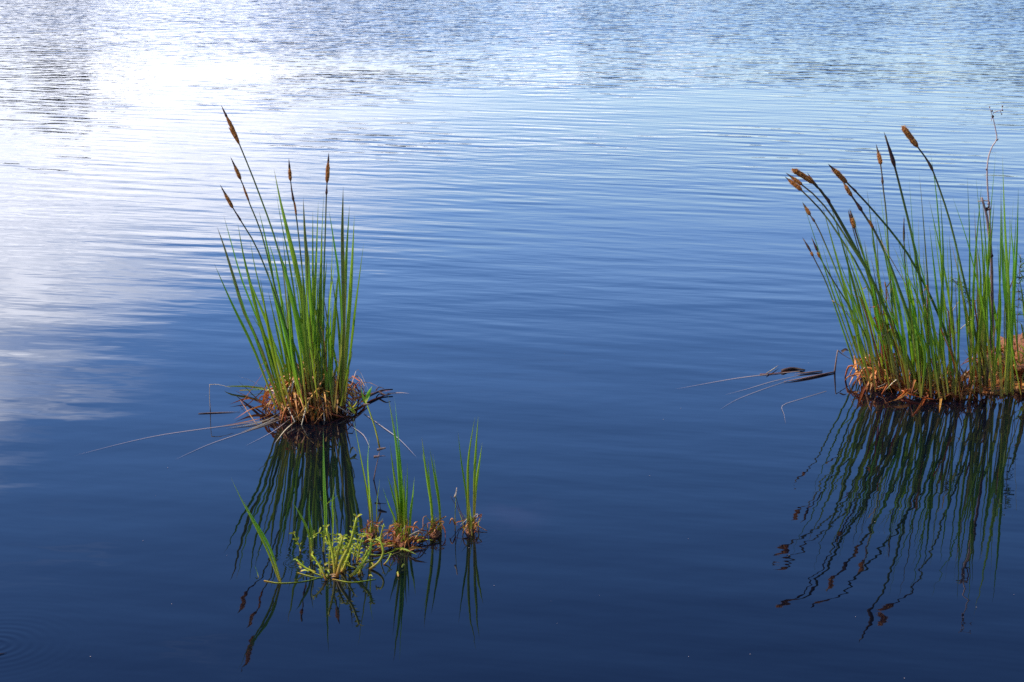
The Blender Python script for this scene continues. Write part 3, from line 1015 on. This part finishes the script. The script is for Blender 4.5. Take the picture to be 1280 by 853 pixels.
slab(T3, 1226, 464, 1252, 470, M_STRAW)
slab(T3, 1228, 474, 1256, 479, M_STRAW, 0.009)
slab(T3, 1262, 478, 1290, 483, M_STRAW, 0.009)
slab(T3, 1224, 482, 1262, 492, M_RED, 0.006)
# yellow-green sprigs growing on the mound at the edge
for k in range(46):
    p0 = water_at(rng.uniform(1258, 1300), rng.uniform(440, 462), rng.uniform(0.03, 0.1))
    p1 = p0 + Vector((rng.gauss(0, 0.02), rng.gauss(0, 0.015), rng.uniform(0.01, 0.05)))
    straw_piece(T3, [p0, p0.lerp(p1, 0.5) + Vector((0.004, 0, 0.003)), p1], rng.uniform(0.005, 0.009), M_WEED if rng.random() < 0.7 else M_YELLOWING, name='young_leaf', seg=4)

# ------------------------------------------------------------------ standing dead stalks among the right-hand sedges
def stalk(label, cat, pts, wpx, mat, Y, name='dead_stalk', twigs=(), knots=()):
    foot = upright(*pts[0], Y)
    t = thing(name, label, cat, (foot.x, foot.y, 0))
    m = Mesh(t.location)
    tube(m, spline([upright(u, v, Y) for u, v in pts], 22), wpx * px2m(Y) * 0.5, 6, lambda q: (1.15 - 0.45 * q) * rng.uniform(0.88, 1.12))
    m.build('stem', mat, t)
    for tw in twigs:
        m = Mesh(t.location)
        tube(m, spline([upright(u, v, Y) for u, v in tw], 5), wpx * px2m(Y) * 0.32, 4, lambda q: 1 - 0.5 * q)
        m.build('twig', mat, t)
    for (u, v, r) in knots:
        m = Mesh(t.location)
        c = upright(u, v, Y)
        tube(m, [c + Vector((0, 0, -r * px2m(Y))), c, c + Vector((0.001, 0, r * px2m(Y)))], r * px2m(Y), 6, lambda q: 1.0 if 0.2 < q < 0.8 else 0.35)
        m.build('seed_knot', M_DARK if r > 1.6 else M_TWIG, t)
    return t


stalk('thin pinkish dried flower stalk with a forked top, tallest thing in the right stand', 'dried stalk',
      [(1243, 470), (1242, 400), (1240, 330), (1237, 268), (1234, 225), (1235, 200), (1240, 184), (1246, 174), (1244, 160), (1241, 146)], 1.9, M_PINK, 6.3,
      twigs=[[(1241, 146), (1239, 141), (1237, 135)], [(1241, 142), (1247, 139), (1252, 138), (1253, 134)], [(1250, 139), (1252, 142)], [(1246, 175), (1248, 174), (1249, 174)],
             [(1240, 147), (1239, 152)]],
      knots=[(1241, 146, 1.7), (1253, 133, 1.2), (1237, 134, 0.9), (1252, 143, 0.9), (1246, 175, 1.5), (1240, 139, 1.3), (1233, 212, 1.2), (1235, 255, 1.2), (1253, 138, 1.0)])
stalk('thick dark brown broken stalk with a hooked top inside the right edge tussock', 'broken stalk',
      [(1232, 482), (1239, 420), (1240, 360), (1239, 320), (1236, 290), (1233, 268), (1227, 247)], 3.8, M_TWIG, 6.1, 
      twigs=[[(1234, 262), (1237, 255), (1235, 251), (1222, 252)], [(1234, 262), (1238, 262), (1239, 256)]], knots=[(1233, 262, 2.6), (1239, 320, 3.0)])
# feathery green sprigs beside the pale stalks
def feathery(label, pts, Y, n=26):
    foot = upright(*pts[0], Y)
    t = thing('feathery_weed', label, 'water weed', (foot.x, foot.y, 0))
    path = spline([upright(u, v, Y) for u, v in pts], 16)
    m = Mesh(t.location)
    tube(m, path, 0.0014, 4, lambda q: 1 - 0.5 * q)
    m.build('stem', M_TWIG, t)
    for k in range(n):
        q = rng.uniform(0.35, 1.0)
        c = path[int(q * 16)]
        m = Mesh(t.location)
        for r in range(3):
            d = Vector((rng.gauss(0, 1), rng.gauss(0, .6), rng.gauss(0.2, .6))).normalized() * rng.uniform(0.012, 0.03)
            tube(m, [c, c + d * 0.5 + Vector((0, 0, 0.002)), c + d], 0.0009, 3)
        m.build('leaflet', M_BLADE, t)


feathery('thin weed with feathery green leaflets rising in the gap left of the broken stalk', [(1226, 440), (1214, 380), (1200, 358), (1188, 347)], 6.2, 22)
feathery('thin weed with feathery green leaflets right against the right frame edge', [(1272, 440), (1272, 400), (1274, 350), (1276, 318)], 6.2, 26)

# bent dead stem left of the right tussock
BS = thing('bent_reed', 'brown dead stem bent over at the top, standing just left of the right tussock', 'bent stem', water_at(1044, 466))
Yb = BS.location.y
straw_piece(BS, [upright(1043, 468, Yb), upright(1045, 452, Yb), upright(1047, 438, Yb)], 0.008, M_TWIG, name='stem', round_=True)
straw_piece(BS, [upright(1047, 438, Yb), upright(1053, 443, Yb), upright(1063, 449, Yb)], 0.004, M_TWIG, name='broken_tip', round_=True)
straw_piece(BS, [upright(1052, 440, Yb), upright(1057, 437, Yb), upright(1061, 439, Yb)], 0.012, M_DARK, name='withered_leaf')

# ------------------------------------------------------------------ stems and leaves lying on the water
gl = 'dead grass blades floating on the lake'
floating('long pale floating blade reaching farthest left from the left tussock', 'floating blade', [(370, 520), (300, 530), (262, 535), (200, 544), (150, 555), (92, 570)], 1.5, M_SUNK, 'floating_grass', group=gl)
floating('pale floating blade pointing down left, below the longest one', 'floating blade', [(352, 524), (300, 542), (260, 556), (218, 575)], 1.3, M_SUNK, 'floating_grass', group=gl)
floating('short pale blade curling on the water just below the left mound', 'floating blade', [(362, 524), (340, 540), (306, 558)], 0.9, M_SUNK, 'floating_grass', group=gl)
floating('level brown floating blade crossing the small upright stem left of the mound', 'floating blade', [(248, 517), (270, 516), (300, 515)], 1.3, M_TWIG, 'floating_grass', group=gl)
floating('short pale blade lying right of the twig at the left tussock', 'floating blade', [(484, 492), (500, 491), (512, 492)], 2.0, M_SUNK, 'floating_grass', group=gl)
floating('faint pale floating blade slanting down right between the small shoots', 'floating blade', [(455, 517), (480, 535), (500, 550), (521, 572)], 1.3, M_SUNK, 'floating_grass', group=gl)
floating('faint short floating blade left of the first small shoots', 'floating blade', [(441, 534), (455, 545), (463, 562)], 1.0, M_SUNK, 'floating_grass', group=gl)
floating('longest pale blade floating left of the right tussock', 'floating blade', [(1000, 464), (960, 468), (920, 473), (880, 480), (842, 487)], 1.6, M_SUNK, 'floating_grass', group=gl)
floating('thin pale floating blade, second below the dark floating stem', 'floating blade', [(1000, 469), (965, 477), (935, 486), (905, 494)], 1.0, M_SUNK, 'floating_grass', group=gl)
floating('faint thin floating blade, lowest left of the right tussock', 'floating blade', [(985, 476), (950, 488), (920, 500), (900, 512)], 0.8, M_SUNK, 'floating_grass', group=gl)
floating('faint bent pale blade floating below the bent stem', 'floating blade', [(1033, 489), (1000, 499), (978, 507), (980, 518), (982, 530)], 0.9, M_SUNK, 'floating_grass', group=gl)
floating('brown floating sedge stem pointing left from the bent stem', 'floating stem', [(1043, 465), (1020, 470), (1000, 474), (980, 477)], 2.4, M_TWIG, 'floating_reed', z=0.003)
floating('short brown floating stem beside the dark withered head', 'floating stem', [(1028, 464), (1010, 466), (993, 468)], 2.0, M_TWIG, 'floating_reed', z=0.003)
floating('pale twig poking up from the longest floating blade on the right', 'floating twig', [(958, 467), (966, 462), (973, 457)], 1.2, M_PALE, 'floating_twig', z=0.006)
FH = thing('floating_seed_head', 'dark withered seed head floating left of the right tussock', 'seed head', water_at(993, 463))
straw_piece(FH, surf([(978, 464), (988, 461), (996, 461), (1006, 463)], 0.004), 0.013, M_DARK, name='withered_spike', round_=True)
straw_piece(FH, surf([(950, 468), (968, 467), (988, 464)], 0.002), 0.004, M_RED, name='stem', round_=True)

US = thing('upright_thread', 'thin pale upright stem with a bent tip, alone left of the left mound', 'thin stem', water_at(264, 514))
Yu = US.location.y
straw_piece(US, [upright(263, 514, Yu), upright(262, 496, Yu), upright(262, 481, Yu)], 0.0035, M_PALE, name='stem', round_=True)
straw_piece(US, [upright(262, 481, Yu), upright(273, 481, Yu), upright(290, 485, Yu)], 0.0022, M_PALE, name='bent_tip', round_=True)

DT = thing('dead_twig', 'short dark twig lying on the water right of the left mound', 'twig', water_at(478, 490))
straw_piece(DT, surf([(455, 498), (468, 492), (478, 488), (491, 487)], 0.012), 0.009, M_DARK, name='stem', round_=True)
straw_piece(DT, surf([(474, 490), (482, 494), (488, 493)], 0.012), 0.006, M_DARK, name='side_shoot', round_=True)
straw_piece(DT, surf([(470, 488), (474, 484), (480, 486)], 0.012), 0.004, M_DARK, name='side_shoot', round_=True)

NS = thing('jointed_weed', 'leaning green jointed stem with brown nodes between left mound and small shoots', 'jointed stem', water_at(468, 600))
Yn = NS.location.y
straw_piece(NS, [upright(467, 601, Yn), upright(470, 585, Yn), upright(475, 562, Yn)], 0.005, M_TWIG, name='lower_stem', round_=True)
straw_piece(NS, [upright(475, 562, Yn), upright(469, 536, Yn + .03), upright(461, 512, Yn + .06), upright(457, 502, Yn + .08)], 0.007, M_WEED, name='upper_stem', round_=True)
straw_piece(NS, [upright(457, 502, Yn + .08), upright(461, 492, Yn + .09), upright(465, 483, Yn + .1)], 0.012, M_BLADE, name='leaf')
straw_piece(NS, [upright(458, 506, Yn + .08), upright(454, 497, Yn + .09), upright(450, 480, Yn + .1)], 0.008, M_BLADE, name='leaf')
for (u, v) in ((475, 562), (478, 561), (471, 571), (458, 506)):
    c = upright(u, v, Yn - 0.002)
    straw_piece(NS, [c - Vector((0.008, 0, 0.001)), c, c + Vector((0.009, 0, 0.002))], 0.009, M_TWIG, name='node', round_=True, seg=3)
straw_piece(NS, [upright(472, 571, Yn), upright(480, 570, Yn), upright(482, 571, Yn)], 0.003, M_TWIG, name='side_shoot', round_=True)

# ------------------------------------------------------------------ small shoots in the foreground
sg = 'small sedge shoots in the shallow water'


def shoot(label, foot, blades, litter, extra=(), red=0.4):
    c = water_at(*foot)
    t = thing('sedge_shoot', label, 'sedge shoot', (c.x, c.y, 0), sg)
    for pts, w in blades:
        blade(t, pts, w, rng.uniform(0.0, 0.08), mat=M_BLADE)
    if litter:
        n, rx, ry, h = litter
        straw_heap(t, c, rx * 0.75, ry * 0.6, h * 0.9, int(n * 0.55), 1.2, 2.4, red=red, lift=0.4)
        for k in range(int(n * 0.9)):
            q = c + Vector((rng.gauss(0, rx * 0.3), rng.gauss(0, ry * 0.2), 0))
            straw_piece(t, [q, q + Vector((rng.gauss(0, .003), 0, h * 0.5)), q + Vector((rng.gauss(0, .01), 0, h * rng.uniform(0.7, 1.3)))], rng.uniform(0.003, 0.006), rng.choice([M_WEED, M_YELLOWING, M_STRAW]), name='leaf_sheath')
        mound(t, c + Vector((0, 0, -0.004)), rx * 0.4, ry * 0.5, h * 0.35, foot[0])
    for pts, w, mt, z in extra:
        straw_piece(t, [water_at(u, v, z[i]) for i, (u, v) in enumerate(pts)], w * px2m(c.y), mt, round_=True)
    return t


shoot('single leaning shoot of two green blades, farthest left in the foreground', (350, 727),
      [([(349, 727), (335, 690), (318, 655), (302, 625), (288, 596)], 3.4), ([(351, 728), (340, 692), (328, 668), (314, 645), (304, 624)], 4.2),
       ([(323, 722), (321, 715), (318, 706)], 2.0)], None)
shoot('slim shoot of three upright blades rising behind the leafy weed', (404, 690),
      [([(404, 690), (407, 650), (405, 600), (404, 534)], 4.6), ([(415, 690), (416, 650), (415, 630), (419, 604)], 4.0),
       ([(406, 632), (414, 626), (424, 618)], 1.6), ([(388, 700), (386, 668), (376, 645), (365, 627)], 3.6),
       ([(390, 700), (390, 670), (386, 640), (388, 610)], 3.2)], None)
shoot('sparse dark green shoot directly right of the leafy weed', (464, 668),
      [([(464, 668), (459, 620), (450, 570), (441, 520)], 3.6), ([(463, 668), (462, 620), (460, 580), (462, 546)], 4.0),
       ([(471, 660), (471, 630), (475, 597)], 3.0), ([(466, 668), (464, 630), (456, 600), (452, 575)], 2.8)], (16, 0.04, 0.07, 0.035), red=0.5)
shoot('densest small shoot, a bright green tuft in the middle of the row', (503, 676),
      [([(502, 676), (501, 620), (496, 560), (485, 494)], 5.2), ([(504, 674), (503, 610), (498, 550), (493, 496)], 3.6),
       ([(501, 676), (498, 630), (492, 590), (487, 552)], 3.6), ([(499, 676), (496, 640), (490, 615), (484, 594)], 3.8),
       ([(497, 676), (494, 650), (486, 630), (478, 609)], 3.8), ([(509, 676), (508, 640), (509, 610), (509, 577)], 2.6),
       ([(512, 676), (513, 645), (516, 620), (518, 596)], 4.0), ([(506, 676), (506, 640), (505, 615), (506, 592)], 3.4),
       ([(505, 676), (502, 640), (499, 600), (497, 562)], 4.8), ([(500, 676), (500, 645), (495, 620), (490, 600)], 4.2),
       ([(507, 676), (505, 645), (502, 615), (503, 585)], 3.8)], (44, 0.055, 0.10, 0.05), red=0.35)
shoot('small shoot with a yellow streaked blade, between the dense tuft and the last one', (544, 668),
      [([(541, 668), (539, 630), (532, 585), (527, 545)], 4.0), ([(543, 668), (539, 630), (534, 595), (527, 565)], 3.2),
       ([(541, 668), (540, 640), (537, 610), (535, 570)], 3.6), ([(551, 666), (549, 630), (544, 600), (537, 560)], 4.2),
       ([(550, 666), (549, 625), (545, 596), (541, 565)], 2.8)], (18, 0.032, 0.06, 0.045),
      extra=[([(548, 652), (530, 672), (515, 684)], 2.6, M_RED, (0.03, 0.012, 0.0)), ([(515, 682), (520, 672), (532, 655)], 2.2, M_STRAW, (0.0, 0.015, 0.04)),
             ([(512, 670), (524, 664), (533, 668)], 2.2, M_PALE, (0.03, 0.035, 0.02)), ([(529, 665), (529, 648), (534, 645)], 1.4, M_STRAW, (0.0, 0.02, 0.025)),
             ([(516, 665), (518, 655), (522, 652)], 2.0, M_STRAW, (0.02, 0.03, 0.035))])
shoot('last small shoot on the right, four thin blades on a rusty base', (588, 664),
      [([(585, 664), (583, 620), (577, 580), (572, 537)], 3.2), ([(587, 668), (585, 610), (586, 570), (594, 520)], 3.6),
       ([(592, 662), (593, 600), (595, 560), (598, 519)], 3.8), ([(592, 662), (595, 610), (599, 580), (603, 553)], 3.4),
       ([(590, 670), (588, 640), (585, 610), (584, 590)], 2.6)], (18, 0.030, 0.05, 0.045),
      extra=[([(581, 655), (572, 636), (563, 620)], 1.3, M_DARK, (0.0, 0.03, 0.06)), ([(581, 650), (574, 636), (569, 618)], 1.3, M_DARK, (0.01, 0.03, 0.07)),
             ([(594, 655), (602, 660), (609, 664)], 1.6, M_STRAW, (0.01, 0.006, 0.002))])

TS = thing('thin_stalk', 'tiny pale tipped stalk standing just left of the last small shoot', 'thin stalk', water_at(569, 664))
Yt = TS.location.y
straw_piece(TS, [upright(569, 664, Yt), upright(569, 640, Yt), upright(570, 620, Yt)], 0.0035, M_WEED, name='stem', round_=True)
straw_piece(TS, [upright(568, 622, Yt), upright(570, 617, Yt), upright(571, 610, Yt)], 0.006, M_PALE, name='bud', round_=True)
straw_piece(TS, [upright(569, 656, Yt), upright(565, 648, Yt), upright(562, 655, Yt)], 0.005, M_STRAW, name='withered_leaf', round_=True)

# leafy creeping water weed
WD = thing('leafy_water_weed', 'bright yellow green creeping weed with small paired leaves, in front of the small shoots', 'water weed', water_at(425, 716))


def weed_stem(pts, zs, w, leaf0=0.35, nleaf=9, ls=0.016, mat=None):
    P = [water_at(u, v, z) if z <= 0.0 else None for (u, v), z in zip(pts, zs)]
    foot = water_at(*pts[0])
    P = [foot] + [upright(u, v, foot.y + 0.01 * i) for i, (u, v) in enumerate(pts[1:], 1)]
    path = spline(P, 14)
    m = Mesh(WD.location)
    tube(m, path, w * px2m(foot.y) * 0.5, 6, lambda q: 1.1 - 0.4 * q)
    st = m.build('weed_stem', mat or M_WEED, WD)
    for k in range(nleaf):
        q = leaf0 + (1 - leaf0) * k / max(1, nleaf - 1)
        c = path[min(14, int(q * 14))]
        ax = (path[min(14, int(q * 14) + 1)] - path[max(0, int(q * 14) - 1)])
        ax = ax.normalized() if ax.length > 0 else Vector((0, 0, 1))
        for s in (-1, 1):
            side = (ax.cross(Vector((rng.gauss(0, 0.4), -1, rng.gauss(0, 0.4))))).normalized() * s
            d = (side + ax * rng.uniform(0.3, 0.9)).normalized() * ls * rng.uniform(0.7, 1.25)
            m = Mesh(WD.location)
            pth = [c + d * i / 5 + Vector((0, 0, 0.003 * math.sin(math.pi * i / 5))) for i in range(6)]
            strip(m, pth, ls * 0.38, lambda t: math.sin(math.pi * (0.12 + 0.86 * t)) ** 0.7, Vector((rng.uniform(-.5, .5), -1, rng.uniform(0.2, 1.2))).normalized(), 0.15)
            m.build('leaf', M_WEED, st)
    return st


Z3 = (0, 1, 1, 1, 1)
weed_stem([(421, 722), (426, 704), (434, 688), (440, 672), (446, 647)], Z3, 4.6, 0.5, 9, 0.013)
weed_stem([(427, 716), (433, 702), (441, 682)], Z3, 3.6, 0.8, 2, 0.012)
weed_stem([(419, 720), (417, 700), (414, 684), (408, 660)], Z3, 4.0, 0.4, 6, 0.011)
weed_stem([(419, 718), (422, 696), (426, 680), (428, 672)], Z3, 3.6, 0.4, 6, 0.014)
weed_stem([(438, 721), (452, 706), (462, 690), (464, 678)], Z3, 4.0, 0.3, 6, 0.011)
weed_stem([(462, 712), (474, 702), (479, 690), (476, 678), (470, 674)], Z3, 3.2, 0.9, 2, 0.010, M_WEED)
weed_stem([(395, 716), (382, 710), (371, 700)], Z3, 2.8, 0.3, 3, 0.010)
weed_stem([(408, 726), (402, 712), (396, 702), (390, 694)], Z3, 3.2, 0.1, 5, 0.011)
weed_stem([(480, 706), (485, 700), (489, 692)], Z3, 2.0, 0.9, 1, 0.008)
weed_stem([(392, 692), (388, 676), (395, 668), (406, 664)], Z3, 2.0, 0.4, 4, 0.013)
weed_stem([(446, 700), (449, 690), (453, 672)], Z3, 3.0, 0.9, 1, 0.008, M_RED)
weed_stem([(478, 690), (476, 672), (480, 655)], Z3, 2.4, 0.9, 1, 0.007)
weed_stem([(376, 690), (374, 682), (368, 668)], Z3, 2.0, 0.5, 3, 0.012)
weed_stem([(452, 712), (438, 708), (427, 700)], Z3, 2.2, 0.2, 3, 0.010)
for k in range(9):
    u0, v0 = rng.uniform(392, 452), rng.uniform(700, 720)
    du, hh_ = rng.gauss(0, 9), rng.uniform(18, 42)
    weed_stem([(u0, v0), (u0 + du * 0.4, v0 - hh_ * 0.5), (u0 + du, v0 - hh_)], Z3, rng.uniform(1.8, 3.0), 0.25, rng.randint(5, 8), rng.uniform(0.009, 0.013))
# its leaves and stems lying flat on the water
for k in range(34):
    u, v = rng.gauss(420, 30), rng.gauss(710, 9)
    c = water_at(u, v, 0.004)
    a = rng.uniform(0, 6.28)
    d = Vector((math.cos(a), math.sin(a) * 1.4, 0.1)) * rng.uniform(0.005, 0.012)
    straw_piece(WD, [c - d, c + Vector((0, 0, rng.uniform(0.001, 0.006))), c + d], rng.uniform(0.003, 0.008), rng.choice([M_WEED, M_WEED, M_YELLOWING, M_STRAW]), name='floating_leaf', seg=4, twist=0.3)
for pts in ([(330, 726), (350, 729), (380, 727), (400, 722)], [(372, 716), (395, 722), (415, 720)], [(415, 724), (440, 728), (470, 724)], [(440, 706), (468, 700), (500, 690)],
            [(452, 690), (475, 694), (505, 684)], [(463, 676), (482, 680), (500, 678)], [(372, 704), (392, 716), (410, 722)]):
    straw_piece(WD, surf(pts, 0.001), 0.003, rng.choice([M_WEED, M_WEED, M_YELLOWING]), name='creeping_stem', seg=8, round_=True)
LT = thing('sunken_litter', 'patch of rusty dead stems between the leafy weed and the dense small tuft', 'dead litter', water_at(478, 680))
for k in range(40):
    c = water_at(rng.uniform(458, 530), rng.gauss(680, 6), rng.uniform(0.0, 0.012))
    a = rng.uniform(-0.7, 0.7) + (math.pi if rng.random() < 0.5 else 0)
    d = Vector((math.cos(a), math.sin(a), rng.uniform(-0.1, 0.35))) * rng.uniform(0.012, 0.035)
    straw_piece(LT, [c - d * 0.5, c + Vector((0, 0, 0.006)), c + d], rng.uniform(0.003, 0.007), rng.choice([M_RED, M_RED, M_STRAW, M_WEED]), seg=4, round_=rng.random() < 0.5)

# dark speck drifting in the ring ripples at the left edge
floating('short dark twig in the ring ripples at the left frame edge', 'floating twig', [(-16, 820), (-2, 818), (8, 816)], 1.2, M_DARK, 'floating_twig')

# specks of pollen and seed fluff adrift on the surface
m = Mesh()
pr = random.Random(3)
for k in range(45):
    c = water_at(pr.uniform(-40, 1320), 430 + 430 * pr.random() ** 0.8, 0.0012)
    r = pr.uniform(0.0006, 0.0016)
    a = pr.uniform(0, 6.28)
    ids = [m.vert(c + Vector((math.cos(a + q * 1.2566) * r * pr.uniform(0.6, 1.3), math.sin(a + q * 1.2566) * r * pr.uniform(0.6, 1.3), 0))) for q in range(5)]
    top_ = m.vert(c + Vector((0, 0, r * 0.6)))
    for q in range(5):
        m.f.append((ids[q], ids[(q + 1) % 5], top_))
po = m.build('floating_pollen', M_SUNK)
po['kind'] = 'stuff'
